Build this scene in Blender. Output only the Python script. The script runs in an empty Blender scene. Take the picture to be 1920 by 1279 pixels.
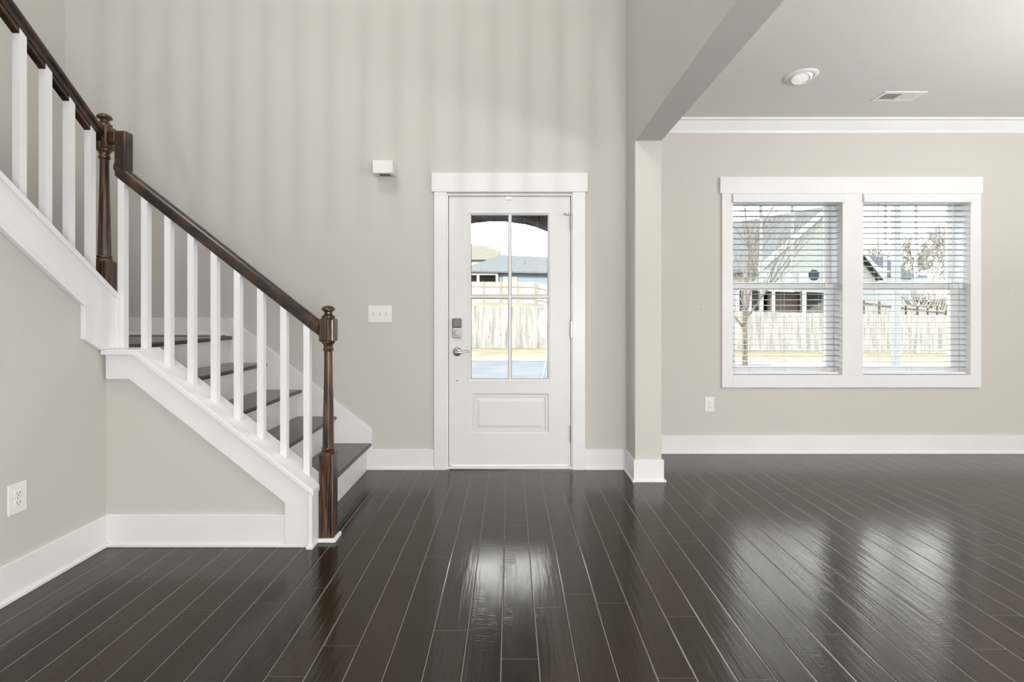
import bpy, bmesh, math, random
from mathutils import Vector, Matrix
C = bpy.context.scene.collection
R = math.radians
rnd = random.Random(7)

# ------------------------------------------------------------------ camera, sky, sun, lights, exposure
F, CX, CY, H = 930.0, 957.0, 588.0, 1.168
cam = bpy.data.objects.new('camera', bpy.data.cameras.new('camera')); C.objects.link(cam)
cam.data.sensor_width = 36; cam.data.lens = F / 1920 * 36
cam.data.shift_x = (960 - CX) / 1920; cam.data.shift_y = -(639.5 - CY) / 1920
cam.data.clip_start = .01; cam.data.clip_end = 400
cam.location = (0, 0, H); cam.rotation_euler = (R(90), 0, 0)
bpy.context.scene.camera = cam

sc = bpy.context.scene
sc.view_settings.view_transform = 'Standard'; sc.view_settings.look = 'None'
sc.view_settings.exposure = -.1; sc.view_settings.gamma = 1; sc.view_settings.use_curve_mapping = False

w = bpy.data.worlds.new('sky'); sc.world = w; w.use_nodes = True
bg = w.node_tree.nodes['Background']; bg.inputs[0].default_value = (.94, .975, 1.0, 1); bg.inputs[1].default_value = 9.8

sun = bpy.data.lights.new('sun', 'SUN'); sun.energy = 12.0; sun.angle = R(.6); sun.color = (1, .95, .86)
so = bpy.data.objects.new('sun', sun); C.objects.link(so)
so.rotation_euler = Vector((.12, 1, -.47)).to_track_quat('-Z', 'Y').to_euler(); so.location = (0, -10, 12)

def area(name, loc, d, sx, sy, p, col=(1, .992, .98), spread=180):
    l = bpy.data.lights.new(name, 'AREA'); l.shape = 'RECTANGLE'; l.size = sx; l.size_y = sy; l.energy = p; l.color = col
    l.spread = R(spread)
    o = bpy.data.objects.new(name, l); C.objects.link(o); o.location = loc
    o.rotation_euler = Vector(d).to_track_quat('-Z', 'Y').to_euler()
    return o
area('rear_fill', (3.2, -5.3, 1.5), (0, 1, 0), 5.0, 2.2, 90)  # unseen fill panel added behind the camera to brighten the right room
area('rear_fill_foyer', (-.6, -5.3, 1.5), (0, 1, 0), 2.4, 2.2, 15)  # second added fill panel, unseen, aimed into the foyer
area('loft_lamp', (-.9, -5.2, 4.45), (0, 1, -.22), .07, .5, 78)
area('upper_foyer_fill', (-1.0, -5.3, 4.4), (0, 1, -.1), 4.0, 1.6, 12)  # added fill panel at loft height, no window stands behind it
area('foyer_down_fill', (-1.2, 1.3, 5.45), (0, 0, -1), 1.6, 1.6, 10)  # unseen downward fill added above the foyer
def globe(name, loc, p, rad=.25):
    l = bpy.data.lights.new(name, 'POINT'); l.energy = p; l.shadow_soft_size = rad; l.color = (1, .99, .975)
    o = bpy.data.objects.new(name, l); C.objects.link(o); o.location = loc
globe('dining_fill', (3.6, .5, 1.6), 84, .4)  # added light out of view, lifts the right room and left wall
globe('hall_fill', (.9, -1.6, 1.0), 380, .4)  # unseen fill added behind the camera for beam soffit and left wall
globe('foyer_point_fill', (-1.3, 1.3, 4.5), 84, .4)  # added unseen light to lift the upper foyer walls
area('ceiling_fill', (4.0, 1.0, 1.4), (0, 0, 1), 1.2, 1.2, 125)  # unseen upward panel added to brighten the right room ceiling

# ------------------------------------------------------------------ helpers
class MB:
    def __init__(s): s.v = []; s.f = []
    def poly(s, pts, faces):
        n = len(s.v); s.v += [tuple(p) for p in pts]; s.f += [tuple(i + n for i in f) for f in faces]; return s
    def box(s, x0, x1, y0, y1, z0, z1):
        return s.poly([(x0,y0,z0),(x1,y0,z0),(x1,y1,z0),(x0,y1,z0),(x0,y0,z1),(x1,y0,z1),(x1,y1,z1),(x0,y1,z1)],
                      [(0,3,2,1),(4,5,6,7),(0,1,5,4),(1,2,6,5),(2,3,7,6),(3,0,4,7)])
    def prism(s, pts, d):                   # polygon of 3D points pushed along d
        n = len(pts); d = Vector(d); P = [Vector(p) for p in pts]
        return s.poly(P + [p + d for p in P], [tuple(range(n)), tuple(range(2*n-1, n-1, -1))] +
                      [(i, i+n, (i+1) % n + n, (i+1) % n) for i in range(n)])
    def sweep(s, prof, a, b):               # profile of (du, dz) between two points, side axis given by horizontal normal
        a = Vector(a); b = Vector(b); t = b - a; side = Vector((t.y, -t.x, 0)).normalized(); n = len(prof)
        P = [a + side*u + Vector((0,0,v)) for u, v in prof] + [b + side*u + Vector((0,0,v)) for u, v in prof]
        return s.poly(P, [tuple(range(n)), tuple(range(2*n-1, n-1, -1))] + [(i, i+n, (i+1) % n + n, (i+1) % n) for i in range(n)])
    def lathe(s, prof, cx, cy, n=24, axis='Z'):
        base = len(s.v)
        for r, z in prof:
            for k in range(n):
                a = 2*math.pi*k/n
                p = (r*math.cos(a), r*math.sin(a))
                s.v.append((cx+p[0], cy+p[1], z) if axis == 'Z' else (cx+p[0], z, cy+p[1]))
        m = len(prof)
        for i in range(m-1):
            for k in range(n):
                s.f.append((base+i*n+k, base+i*n+(k+1) % n, base+(i+1)*n+(k+1) % n, base+(i+1)*n+k))
        s.f.append(tuple(base+k for k in range(n))); s.f.append(tuple(base+(m-1)*n+k for k in range(n)))
        return s
    def tube(s, pts, rad, n=8):
        pts = [Vector(p) for p in pts]; base = len(s.v)
        if not hasattr(rad, '__len__'): rad = [rad]*len(pts)
        for i, p in enumerate(pts):
            t = (pts[min(i+1, len(pts)-1)] - pts[max(i-1, 0)]).normalized()
            up = Vector((0, 0, 1)) if abs(t.z) < .9 else Vector((1, 0, 0))
            u = t.cross(up).normalized(); v = t.cross(u)
            for k in range(n):
                a = 2*math.pi*k/n; s.v.append(tuple(p + (u*math.cos(a) + v*math.sin(a))*rad[i]))
        for i in range(len(pts)-1):
            for k in range(n):
                s.f.append((base+i*n+k, base+i*n+(k+1) % n, base+(i+1)*n+(k+1) % n, base+(i+1)*n+k))
        s.f.append(tuple(base+k for k in range(n))); s.f.append(tuple(base+(len(pts)-1)*n+k for k in range(n)))
        return s
    def build(s, name, mat, parent=None, base=None, bevel=0, smooth=False, seg=2):
        off = Vector((0, 0, 0))
        if parent is not None: off = origin[parent.name]
        elif base is not None: off = Vector(base)
        me = bpy.data.meshes.new(name); me.from_pydata([tuple(Vector(v) - off) for v in s.v], [], s.f); me.update()
        b = bmesh.new(); b.from_mesh(me); bmesh.ops.recalc_face_normals(b, faces=b.faces); b.to_mesh(me); b.free()
        o = bpy.data.objects.new(name, me); C.objects.link(o)
        me.materials.append(mat)
        if parent is not None: o.parent = parent; origin[o.name] = off
        else: o.location = off; origin[o.name] = off
        if smooth:
            for p in me.polygons: p.use_smooth = True
            me.set_sharp_from_angle(angle=R(38))
        if bevel:
            m = o.modifiers.new('bevel', 'BEVEL'); m.width = bevel; m.segments = seg; m.limit_method = 'ANGLE'; m.angle_limit = R(35)
        return o
origin = {}

def thing(name, label, cat, loc, group=None):
    o = bpy.data.objects.new(name, None); C.objects.link(o); o.location = loc; o.empty_display_size = .1
    origin[o.name] = Vector(loc)
    return tag(o, label, cat, group)
def tag(o, label, cat, group=None):
    o['label'] = label; o['category'] = cat
    if group: o['group'] = group
    return o
def struct(o, label=None):
    o['kind'] = 'structure'
    if label: o['label'] = label
    return o
def dup(o, loc):
    c = o.copy(); C.objects.link(c); c.parent = o.parent; c.location = loc; return c

# ------------------------------------------------------------------ materials
def mat(name, col, rough=.5, metal=0, spec=.5):
    m = bpy.data.materials.new(name); m.use_nodes = True; p = m.node_tree.nodes['Principled BSDF']
    p.inputs['Base Color'].default_value = (*col, 1); p.inputs['Roughness'].default_value = rough
    p.inputs['Metallic'].default_value = metal; p.inputs['Specular IOR Level'].default_value = spec
    return m
def nodes(m): return m.node_tree.nodes, m.node_tree.links, m.node_tree.nodes['Principled BSDF']
def mottled(name, c1, c2, scale, rough=.5, stretch=(1, 1, 1), bump=0, detail=4, spec=.5, lo=.35, hi=.65, metal=0):
    m = mat(name, c1, rough, metal, spec); N, L, p = nodes(m)
    g = N.new('ShaderNodeNewGeometry'); mp = N.new('ShaderNodeMapping'); mp.inputs['Scale'].default_value = stretch
    n = N.new('ShaderNodeTexNoise'); n.inputs['Scale'].default_value = scale; n.inputs['Detail'].default_value = detail
    r = N.new('ShaderNodeValToRGB'); r.color_ramp.elements[0].position = lo; r.color_ramp.elements[1].position = hi
    r.color_ramp.elements[0].color = (*c1, 1); r.color_ramp.elements[1].color = (*c2, 1)
    L.new(g.outputs['Position'], mp.inputs[0]); L.new(mp.outputs[0], n.inputs['Vector']); L.new(n.outputs['Fac'], r.inputs[0])
    L.new(r.outputs[0], p.inputs['Base Color'])
    if bump:
        b = N.new('ShaderNodeBump'); b.inputs['Strength'].default_value = bump; b.inputs['Distance'].default_value = .01
        L.new(n.outputs['Fac'], b.inputs['Height']); L.new(b.outputs[0], p.inputs['Normal'])
    return m

def paint_mat(name, col):
    """matte wall paint with a faint roller texture and a few small scuff marks"""
    m = mat(name, col, .75, 0, .25); N, L, p = nodes(m)
    g = N.new('ShaderNodeNewGeometry')
    n = N.new('ShaderNodeTexNoise'); n.inputs['Scale'].default_value = 260; n.inputs['Detail'].default_value = 2
    b = N.new('ShaderNodeBump'); b.inputs['Strength'].default_value = .08; b.inputs['Distance'].default_value = .002
    L.new(g.outputs['Position'], n.inputs['Vector']); L.new(n.outputs['Fac'], b.inputs['Height']); L.new(b.outputs[0], p.inputs['Normal'])
    mp = N.new('ShaderNodeMapping'); mp.inputs['Scale'].default_value = (1, 1, .45)
    v = N.new('ShaderNodeTexVoronoi'); v.inputs['Scale'].default_value = 3.1
    w_ = N.new('ShaderNodeMath'); w_.operation = 'LESS_THAN'; w_.inputs[1].default_value = .016
    L.new(g.outputs['Position'], mp.inputs[0]); L.new(mp.outputs[0], v.inputs['Vector']); L.new(v.outputs['Distance'], w_.inputs[0])
    mx = N.new('ShaderNodeMixRGB'); mx.inputs[1].default_value = (*col, 1); mx.inputs[2].default_value = (*[c*.55 for c in col], 1)
    k = N.new('ShaderNodeMath'); k.operation = 'MULTIPLY'; k.inputs[1].default_value = .6
    L.new(w_.outputs[0], k.inputs[0]); L.new(k.outputs[0], mx.inputs[0]); L.new(mx.outputs[0], p.inputs['Base Color'])
    return m
WALL = paint_mat('greige_wall_paint', (.575, .557, .528))
CEIL = paint_mat('ceiling_paint', (.70, .68, .65))
TRIM = mottled('white_trim_paint', (.75, .757, .765), (.78, .787, .795), 3, .35, spec=.4)
DOORW = mottled('white_door_paint', (.72, .722, .72), (.74, .742, .74), 3, .4, spec=.4)
PLATE = mat('white_plastic', (.80, .79, .77), .35)
SLOT = mat('dark_slot', (.12, .12, .12), .6)
NICKEL = mottled('satin_nickel', (.42, .41, .39), (.5, .49, .47), 40, .28, metal=1)
DARKMETAL = mat('dark_brushed_metal', (.16, .16, .16), .35, .8)
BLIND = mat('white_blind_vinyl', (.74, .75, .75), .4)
SLATM = mat('backlit_slat_vinyl', (.26, .265, .27), .45)  # white slats with their backlit shade put into a darker colour
VINYL = mat('white_window_vinyl', (.82, .83, .84), .35)
CORD = mat('blind_cord', (.62, .62, .62), .7)
WANDM = mat('clear_grey_wand', (.38, .39, .40), .3)

def wood_mat(name, dark, light, rough, scale=(60, 60, 4)):
    m = mottled(name, dark, light, 1.0, rough, stretch=scale, detail=6, bump=.25, lo=.42, hi=.72); N, L, p = nodes(m)
    p.inputs['Coat Weight'].default_value = .35; p.inputs['Coat Roughness'].default_value = .18
    return m
NEWEL = wood_mat('dark_stained_oak', (.010, .005, .0025), (.17, .075, .028), .42, (90, 90, 5))
RAILW = wood_mat('dark_stained_rail_oak', (.010, .005, .003), (.07, .032, .015), .35, (12, 12, 12))
TREADW = wood_mat('dark_tread_wood', (.018, .017, .010), (.044, .040, .025), .28, (50, 6, 50))

def glass_mat():
    m = bpy.data.materials.new('window_glass'); m.use_nodes = True; N, L = m.node_tree.nodes, m.node_tree.links
    N.remove(N['Principled BSDF']); o = N['Material Output']
    t = N.new('ShaderNodeBsdfTransparent'); t.inputs[0].default_value = (.98, .99, .985, 1)
    g = N.new('ShaderNodeBsdfGlossy'); g.inputs['Roughness'].default_value = .02
    x = N.new('ShaderNodeMixShader'); x.inputs[0].default_value = .003
    L.new(t.outputs[0], x.inputs[1]); L.new(g.outputs[0], x.inputs[2]); L.new(x.outputs[0], o.inputs[0]); return m
GLASS = glass_mat()

def floor_mat():
    """hand scraped dark planks running away from the camera, 5 inch wide, seams coloured paler and left rougher"""
    m = mat('dark_hand_scraped_planks', (.02, .014, .01), .3); N, L, p = nodes(m)
    def M(op, a, b=None, c=None):
        n = N.new('ShaderNodeMath'); n.operation = op
        for i, x in enumerate((a, b, c)):
            if x is None: continue
            if isinstance(x, (int, float)): n.inputs[i].default_value = x
            else: L.new(x, n.inputs[i])
        return n.outputs[0]
    g = N.new('ShaderNodeNewGeometry'); s = N.new('ShaderNodeSeparateXYZ'); L.new(g.outputs['Position'], s.inputs[0])
    u = M('DIVIDE', M('ADD', s.outputs[0], .031 + 1.256*20), .1256); col = M('FLOOR', u); fu = M('FRACT', u)
    wn = N.new('ShaderNodeTexWhiteNoise'); wn.noise_dimensions = '1D'; L.new(col, wn.inputs['W'])
    vv = M('ADD', M('DIVIDE', s.outputs[1], 1.05), M('MULTIPLY', wn.outputs['Value'], 7.3)); row = M('FLOOR', vv); fv = M('FRACT', vv)
    wn2 = N.new('ShaderNodeTexWhiteNoise'); wn2.noise_dimensions = '2D'
    cb = N.new('ShaderNodeCombineXYZ'); L.new(col, cb.inputs[0]); L.new(row, cb.inputs[1]); L.new(cb.outputs[0], wn2.inputs['Vector'])
    du = M('MULTIPLY', M('MINIMUM', fu, M('SUBTRACT', 1, fu)), .1256)
    dv = M('MULTIPLY', M('MINIMUM', fv, M('SUBTRACT', 1, fv)), 1.05)
    seam = M('MAXIMUM', M('LESS_THAN', du, .0012), M('MULTIPLY', M('LESS_THAN', dv, .0011), .25))
    # grain, per plank shifted
    cb2 = N.new('ShaderNodeCombineXYZ'); L.new(M('MULTIPLY', s.outputs[0], 30), cb2.inputs[0]); L.new(M('MULTIPLY', s.outputs[1], 1.8), cb2.inputs[1])
    L.new(M('MULTIPLY', wn2.outputs['Value'], 40), cb2.inputs[2])
    gr = N.new('ShaderNodeTexNoise'); gr.inputs['Scale'].default_value = 1; gr.inputs['Detail'].default_value = 5; L.new(cb2.outputs[0], gr.inputs['Vector'])
    tone = M('ADD', M('MULTIPLY', wn2.outputs['Value'], .55), M('MULTIPLY', gr.outputs['Fac'], .6))
    rp = N.new('ShaderNodeValToRGB'); rp.color_ramp.elements[0].position = .2; rp.color_ramp.elements[1].position = .95
    rp.color_ramp.elements[0].color = (.0085, .0050, .0024, 1); rp.color_ramp.elements[1].color = (.024, .0145, .0078, 1)
    L.new(tone, rp.inputs[0])
    mx = N.new('ShaderNodeMixRGB'); mx.inputs[2].default_value = (.27, .245, .215, 1); L.new(seam, mx.inputs[0]); L.new(rp.outputs[0], mx.inputs[1])
    L.new(mx.outputs[0], p.inputs['Base Color'])
    sp = M('MULTIPLY', M('SUBTRACT', 1, seam), .5); L.new(sp, p.inputs['Specular IOR Level'])
    # scraped undulation along the board and fine chatter across it in patches
    def noise(sx, sy, det, zoff=0):
        c_ = N.new('ShaderNodeCombineXYZ'); L.new(M('MULTIPLY', s.outputs[0], sx), c_.inputs[0]); L.new(M('MULTIPLY', s.outputs[1], sy), c_.inputs[1])
        L.new(M('ADD', M('MULTIPLY', wn2.outputs['Value'], 37), zoff), c_.inputs[2])
        n = N.new('ShaderNodeTexNoise'); n.inputs['Scale'].default_value = 1; n.inputs['Detail'].default_value = det
        L.new(c_.outputs[0], n.inputs['Vector']); return n.outputs['Fac']
    wave = noise(42, 3.2, 2); chat = noise(16, 150, 1, 3); patch = noise(14, 3, 1, 9)
    cm = M('MULTIPLY', M('SUBTRACT', chat, .5), M('MULTIPLY', M('GREATER_THAN', patch, .55), .24))
    edge = M('MINIMUM', M('MULTIPLY', du, 220), 1)
    h = M('ADD', M('ADD', M('MULTIPLY', wave, .8), cm), M('MULTIPLY', edge, .7))
    b = N.new('ShaderNodeBump'); b.inputs['Strength'].default_value = .9; b.inputs['Distance'].default_value = .0016
    L.new(h, b.inputs['Height']); L.new(b.outputs[0], p.inputs['Normal'])
    rr = M('ADD', M('MULTIPLY', noise(9, 5, 4, 20), .10), M('ADD', .12, M('MULTIPLY', seam, .5))); L.new(rr, p.inputs['Roughness'])
    p.inputs['IOR'].default_value = 1.55
    p.inputs['Specular Tint'].default_value = (1, .93, .84, 1)
    return m
FLOOR = floor_mat()

# exterior
def siding_mat(name, c1, pitch=.18):
    m = mat(name, c1, .7); N, L, p = nodes(m)
    g = N.new('ShaderNodeNewGeometry'); s = N.new('ShaderNodeSeparateXYZ'); L.new(g.outputs['Position'], s.inputs[0])
    d = N.new('ShaderNodeMath'); d.operation = 'DIVIDE'; d.inputs[1].default_value = pitch; L.new(s.outputs[2], d.inputs[0])
    f = N.new('ShaderNodeMath'); f.operation = 'FRACT'; L.new(d.outputs[0], f.inputs[0])
    b = N.new('ShaderNodeBump'); b.inputs['Strength'].default_value = .8; b.inputs['Distance'].default_value = .02; b.invert = True
    L.new(f.outputs[0], b.inputs['Height']); L.new(b.outputs[0], p.inputs['Normal'])
    lt = N.new('ShaderNodeMath'); lt.operation = 'LESS_THAN'; lt.inputs[1].default_value = .10; L.new(f.outputs[0], lt.inputs[0])
    mx = N.new('ShaderNodeMixRGB'); mx.inputs[1].default_value = (*c1, 1); mx.inputs[2].default_value = (*[c*.8 for c in c1], 1)
    L.new(lt.outputs[0], mx.inputs[0]); L.new(mx.outputs[0], p.inputs['Base Color'])
    return m
def fence_mat(name, c1, c2):
    m = mottled(name, c1, c2, 1, .85, stretch=(7, 7, .8), detail=5, lo=.3, hi=.7); N, L, p = nodes(m)
    g = N.new('ShaderNodeNewGeometry'); mp = N.new('ShaderNodeMapping'); mp.inputs['Scale'].default_value = (7, 7, 3.2)
    v = N.new('ShaderNodeTexVoronoi'); v.inputs['Scale'].default_value = .62; lt = N.new('ShaderNodeMath'); lt.operation = 'LESS_THAN'; lt.inputs[1].default_value = .09
    L.new(g.outputs['Position'], mp.inputs[0]); L.new(mp.outputs[0], v.inputs['Vector']); L.new(v.outputs['Distance'], lt.inputs[0])
    src = p.inputs['Base Color'].links[0].from_socket
    mx = N.new('ShaderNodeMixRGB'); mx.inputs[2].default_value = (.06, .05, .04, 1); L.new(lt.outputs[0], mx.inputs[0]); L.new(src, mx.inputs[1])
    L.new(mx.outputs[0], p.inputs['Base Color']); return m
FENCE = fence_mat('weathered_fence_boards', (.080, .0785, .072), (.165, .161, .150))
FENCE2 = fence_mat('pale_fence_boards', (.120, .116, .108), (.165, .161, .152))
RAILB = mottled('tan_fence_rails', (.125, .098, .072), (.145, .115, .085), 5, .85)
RAILG = mottled('grey_brown_rails', (0.035, 0.032, 0.025), (0.056, 0.050, 0.039), 5, .85)
GRASS = mottled('dormant_grass', (.092, .077, .053), (.135, .118, .088), 1.2, .95, detail=10, lo=.3, hi=.7)
SLOPE = mottled('dry_slope_grass', (0.094, 0.081, 0.062), (0.125, 0.114, 0.094), .8, .95, detail=10)
STREET = mottled('street_concrete', (0.071, 0.076, 0.082), (0.089, 0.093, 0.099), 1.5, .85, detail=8)
KERB = mottled('kerb_concrete', (0.141, 0.141, 0.135), (0.163, 0.163, 0.156), 3, .8)
SHINGLE = mottled('grey_shingles', (.044, .047, .049), (.068, .071, .073), 9, .9, detail=8)
SHINGLE2 = mottled('tan_shingles', (.064, .060, .050), (.084, .079, .067), 6, .9, detail=6)
SHINGLE3 = mottled('slate_blue_shingles', (0.035, 0.044, 0.054), (0.051, 0.058, 0.068), 5, .9, detail=6)
BLUES = siding_mat('pale_blue_siding', (0.108, 0.128, 0.148)); MINT = siding_mat('pale_mint_siding', (0.105, 0.114, 0.109))
EXTW = mat('exterior_white_trim', (0.149, 0.149, 0.141), .6); PORCHB = mat('porch_tan_wall', (0.078, 0.056, 0.039), .8)
EXDARK = mat('exterior_dark_glass', (.05, .055, .06), .25)
STONE = mottled('grey_porch_stone', (.035, .033, .03), (.10, .095, .09), 5, .9, detail=8, bump=.6)
MORTAR = mottled('stone_mortar', (.10, .098, .09), (.13, .125, .12), 9, .9)
EXTFACE = mat('facade_siding', (0.085, 0.088, 0.088), .8)
for m_ in (FENCE, FENCE2, RAILB, RAILG, GRASS, SLOPE, STREET, KERB, SHINGLE, SHINGLE2, SHINGLE3, BLUES, MINT, EXTW, PORCHB, STONE, MORTAR, EXTFACE):
    m_.node_tree.nodes['Principled BSDF'].inputs['Specular IOR Level'].default_value = .06      # dry matte outdoor surfaces
BARK = mottled('pale_tree_bark', (.08, .06, .043), (.20, .17, .135), 6, .9, stretch=(6, 6, 1.5), detail=6)
BARK2 = mottled('hazy_tree_bark', (.09, .084, .07), (.14, .13, .11), 6, .9)
POSTM = mat('painted_white_post', (.24, .24, .24), .5)

# ------------------------------------------------------------------ room shell
DF, DW, XL, XS = 3.72, 4.143, -2.037, -3.34      # foyer wall, window wall, left wall, stairwell wall
CW0, CW1 = .868, 1.051                            # dividing wall / beam
ZR, TOP, YR, XR = 2.775, 5.6, -5.5, 6.2

struct(MB().box(XS, XR, YR, DW, -.08, 0).build('floor', FLOOR))
# foyer front wall with the door opening
DX0, DX1, DZ1 = -.482, .468, 2.062
b = MB(); b.box(XS-.15, DX0, DF, DF+.15, 0, TOP); b.box(DX1, CW0+.01, DF, DF+.15, 0, TOP); b.box(DX0, DX1, DF, DF+.15, DZ1, TOP)
struct(b.build('wall_front', WALL))
struct(MB().box(XS-.15, CW0, DF+.151, DF+.23, DZ1+.2, TOP).box(XS-.15, DX0-.1, DF+.151, DF+.23, -.1, DZ1+.2).box(DX1+.1, CW0, DF+.151, DF+.23, -.1, DZ1+.2).build('wall_facade', EXTFACE))
# window wall
W1 = (1.8486, 2.762); W2 = (2.931, 3.826); WZ0, WZ1 = .656, 2.161
b = MB(); y0, y1 = DW, DW+.17
b.box(CW1-.02, W1[0]-.02, y0, y1, 0, TOP); b.box(W2[1]+.02, XR, y0, y1, 0, TOP)
b.box(W1[0]-.02, W2[1]+.02, y0, y1, 0, WZ0-.02); b.box(W1[0]-.02, W2[1]+.02, y0, y1, WZ1+.02, TOP)
b.box(W1[1]+.02, W2[0]-.02, y0, y1, WZ0-.02, WZ1+.02)
struct(b.build('wall_window', WALL))
# dividing column and beam
struct(MB().box(CW0, CW1, 3.45, DW+.0, 0, 2.371).build('wall_column', WALL))
struct(MB().box(CW0, CW1, YR, 3.45, 2.371, TOP).box(CW0, CW1, 3.45, DW, 2.371, TOP).build('wall_divider', WALL))
# right room ceiling, foyer ceiling
struct(MB().box(CW1, XR, YR, DW, ZR, ZR+.2).build('ceiling', CEIL))
struct(MB().box(XS-.15, XR+.15, YR-.15, DW+.17, TOP, TOP+.15).build('ceiling_upper', CEIL))
# outer walls
struct(MB().box(XS-.15, XS, YR, DF, 0, TOP).build('wall_stairwell', WALL))
struct(MB().box(XR, XR+.15, YR, DW+.17, 0, TOP).build('wall_right', WALL))
struct(MB().box(XS-.15, XR+.15, YR-.15, YR, 0, TOP).build('wall_rear', WALL))
# upper floor behind the camera
struct(MB().box(XL-.001, CW0, YR, -.8, 2.78, 3.08).box(XS, XL-.001, YR, .1, 2.78, 3.08).build('floor_upper', CEIL))
b = MB(); x = XL+.06
while x < CW0: b.box(x, x+.035, -.86, -.82, 3.13, 4.0); x += .12
b.box(XL, CW0, -.87, -.81, 4.0, 4.06); b.box(XL, CW0, -.87, -.81, 3.08, 3.13)
struct(b.build('trim_loft', TRIM))
# roof
b = MB(); x0, x1 = XS-.6, XR+.6
b.prism([(x0, YR-.6, TOP+.15), (x0, DW+.7, TOP+.15), (x0, -.5, 8.0)], (x1-x0, 0, 0)); struct(b.build('roof', SHINGLE))

# left wall under the upper flight: polygon in the Y-Z plane
S = .785
capY = lambda y: 1.29 + S*(2.513 - y)            # cap line of the upper flight
lowY = lambda y: 1.205 + S*(2.348 - y)           # underside of its skirt board
yt = 2.513 - (3.08 - 1.29)/S
b = MB()
b.prism([(XL, 2.50, 0), (XL, 2.50, .985), (XL, 2.45, 1.1), (XL, 2.40, capY(2.40)-.05), (XL, yt, 3.03), (XL, YR, 3.03), (XL, YR, 0)], (-.12, 0, 0))
struct(b.build('wall_left', WALL))
# wall under the lower flight
a0 = .989 + S*(-1.867)                           # z = a0 - S*X along the cap
capX = lambda x: min(.989, a0 - S*x)
b = MB(); yk = 2.50
b.prism([(XL, yk, 0), (-.995, yk, 0), (-.995, yk, capX(-.995)-.03), (-1.867, yk, .955), (XL, yk, .955)], (0, .12, 0))
struct(b.build('wall_under_stairs', WALL))

# ------------------------------------------------------------------ baseboards, crown, casings
def baseboard(name, x0, y0, x1, y1, nx, ny, h=.152, z=0, shoe=True):
    """board + shoe moulding on the wall line, (nx,ny) points into the room"""
    m = MB()
    def slab(t, za, zb):
        m.prism([(x0, y0, za), (x1, y1, za), (x1+nx*t, y1+ny*t, za), (x0+nx*t, y0+ny*t, za)], (0, 0, zb-za))
    slab(.014, z, z+h)
    if shoe: slab(.026, z, z+.016)
    return struct(m.build(name, TRIM, bevel=.003))
baseboard('baseboard_front', -1.075, DF, -.568, DF, 0, -1)
baseboard('baseboard_front', .556, DF, CW0, DF, 0, -1)
b = MB()     # round the column foot
for t, h in ((.014, .152), (.026, .016)): b.box(CW0-t, CW1+t, 3.45-t, DF+.02 if t < .02 else DF-.02, 0, h); b.box(CW1, CW1+t, 3.6, DW-.02, 0, h)
struct(b.build('baseboard_column', TRIM, bevel=.003))
baseboard('baseboard_window', CW1+.014, DW, XR, DW, 0, -1)
baseboard('baseboard_left', XL, YR, XL, 2.486, 1, 0, .158)
baseboard('baseboard_under_stairs', XL, 2.50, -1.0, 2.50, 0, -1, .160)
baseboard('baseboard_landing', XS, DF, -2.11, DF, 0, -1, .132, 1.004)
# crown
b = MB(); prof = [(0, 2.672), (-.012, 2.672), (-.02, 2.69), (-.07, 2.755), (-.088, 2.76), (-.088, ZR), (0, ZR)]
b.prism([(CW1, DW+p[0], p[1]) for p in prof], (XR-CW1, 0, 0)); struct(b.build('trim_crown', TRIM))
# window casing shared by both windows
cy0 = DW-.022
b = MB(); b.box(1.742, 3.922, cy0-.006, DW, 2.166, 2.303)
b.box(1.760, W1[0]-.003, cy0, DW, .553, 2.166); b.box(W2[1]+.003, 3.913, cy0, DW, .553, 2.166); b.box(W1[1]+.003, W2[0]-.003, cy0, DW, WZ0-.003, 2.166)
b.box(W1[0]-.003, W2[1]+.003, cy0, DW, .553, WZ0-.003)
struct(b.build('trim_1', TRIM, bevel=.002), 'white flat board casing around the pair of windows')
# door casing
b = MB(); dy = DF-.022
b.box(-.589, .577, dy-.006, DF, 2.075, 2.218); b.box(-.570, -.478, dy, DF, 0, 2.075); b.box(.464, .558, dy, DF, 0, 2.075)
struct(b.build('trim_2', TRIM, bevel=.002), 'white flat board casing with taller header around the front door')

# ------------------------------------------------------------------ front door
d = bpy.data.objects.new('door_1', None); C.objects.link(d); d.location = (0, DF, 0); origin[d.name] = Vector((0, DF, 0)); struct(d, 'white front door with four glass panes over a raised panel')
b = MB(); b.box(-.482, -.466, DF-.010, DF+.15, .0, 2.062); b.box(.455, .468, DF-.010, DF+.15, 0, 2.062); b.box(-.466, .455, DF-.010, DF+.15, 2.050, 2.062)
b.box(-.466, -.45, DF+.06, DF+.09, 0, 2.05); b.box(.44, .455, DF+.06, DF+.09, 0, 2.05); b.box(-.466, .455, DF+.06, DF+.09, 2.03, 2.05)
b.build('door_frame', TRIM, d, bevel=.0015)
MB().box(-.466, .455, DF-.012, DF+.16, 0, .022).build('threshold', TRIM, d, bevel=.003)
MB().box(-.455, .45, DF-.016, DF+.16, .0, .007).build('sill_plate', DARKMETAL, d)
sx0, sx1, sz0, sz1 = -.4615, .449, .031, 2.047
gx0, gx1, gz0, gz1 = -.297, .283, .676, 1.910
px0, px1, pz0, pz1 = -.290, .290, .269, .568
f0, f1 = DF+.004, DF+.048
b = MB(); b.box(sx0, gx0-.014, f0, f1, sz0, sz1); b.box(gx1+.014, sx1, f0, f1, sz0, sz1); b.box(gx0-.014, gx1+.014, f0, f1, gz1+.014, sz1)
b.box(gx0-.014, gx1+.014, f0, f1, pz1, gz0-.014); b.box(gx0-.014, gx1+.014, f0, f1, sz0, pz0); b.box(gx0-.014, px0, f0, f1, pz0, pz1); b.box(px1, gx1+.014, f0, f1, pz0, pz1)
b.build('door_slab', DOORW, d)
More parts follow.
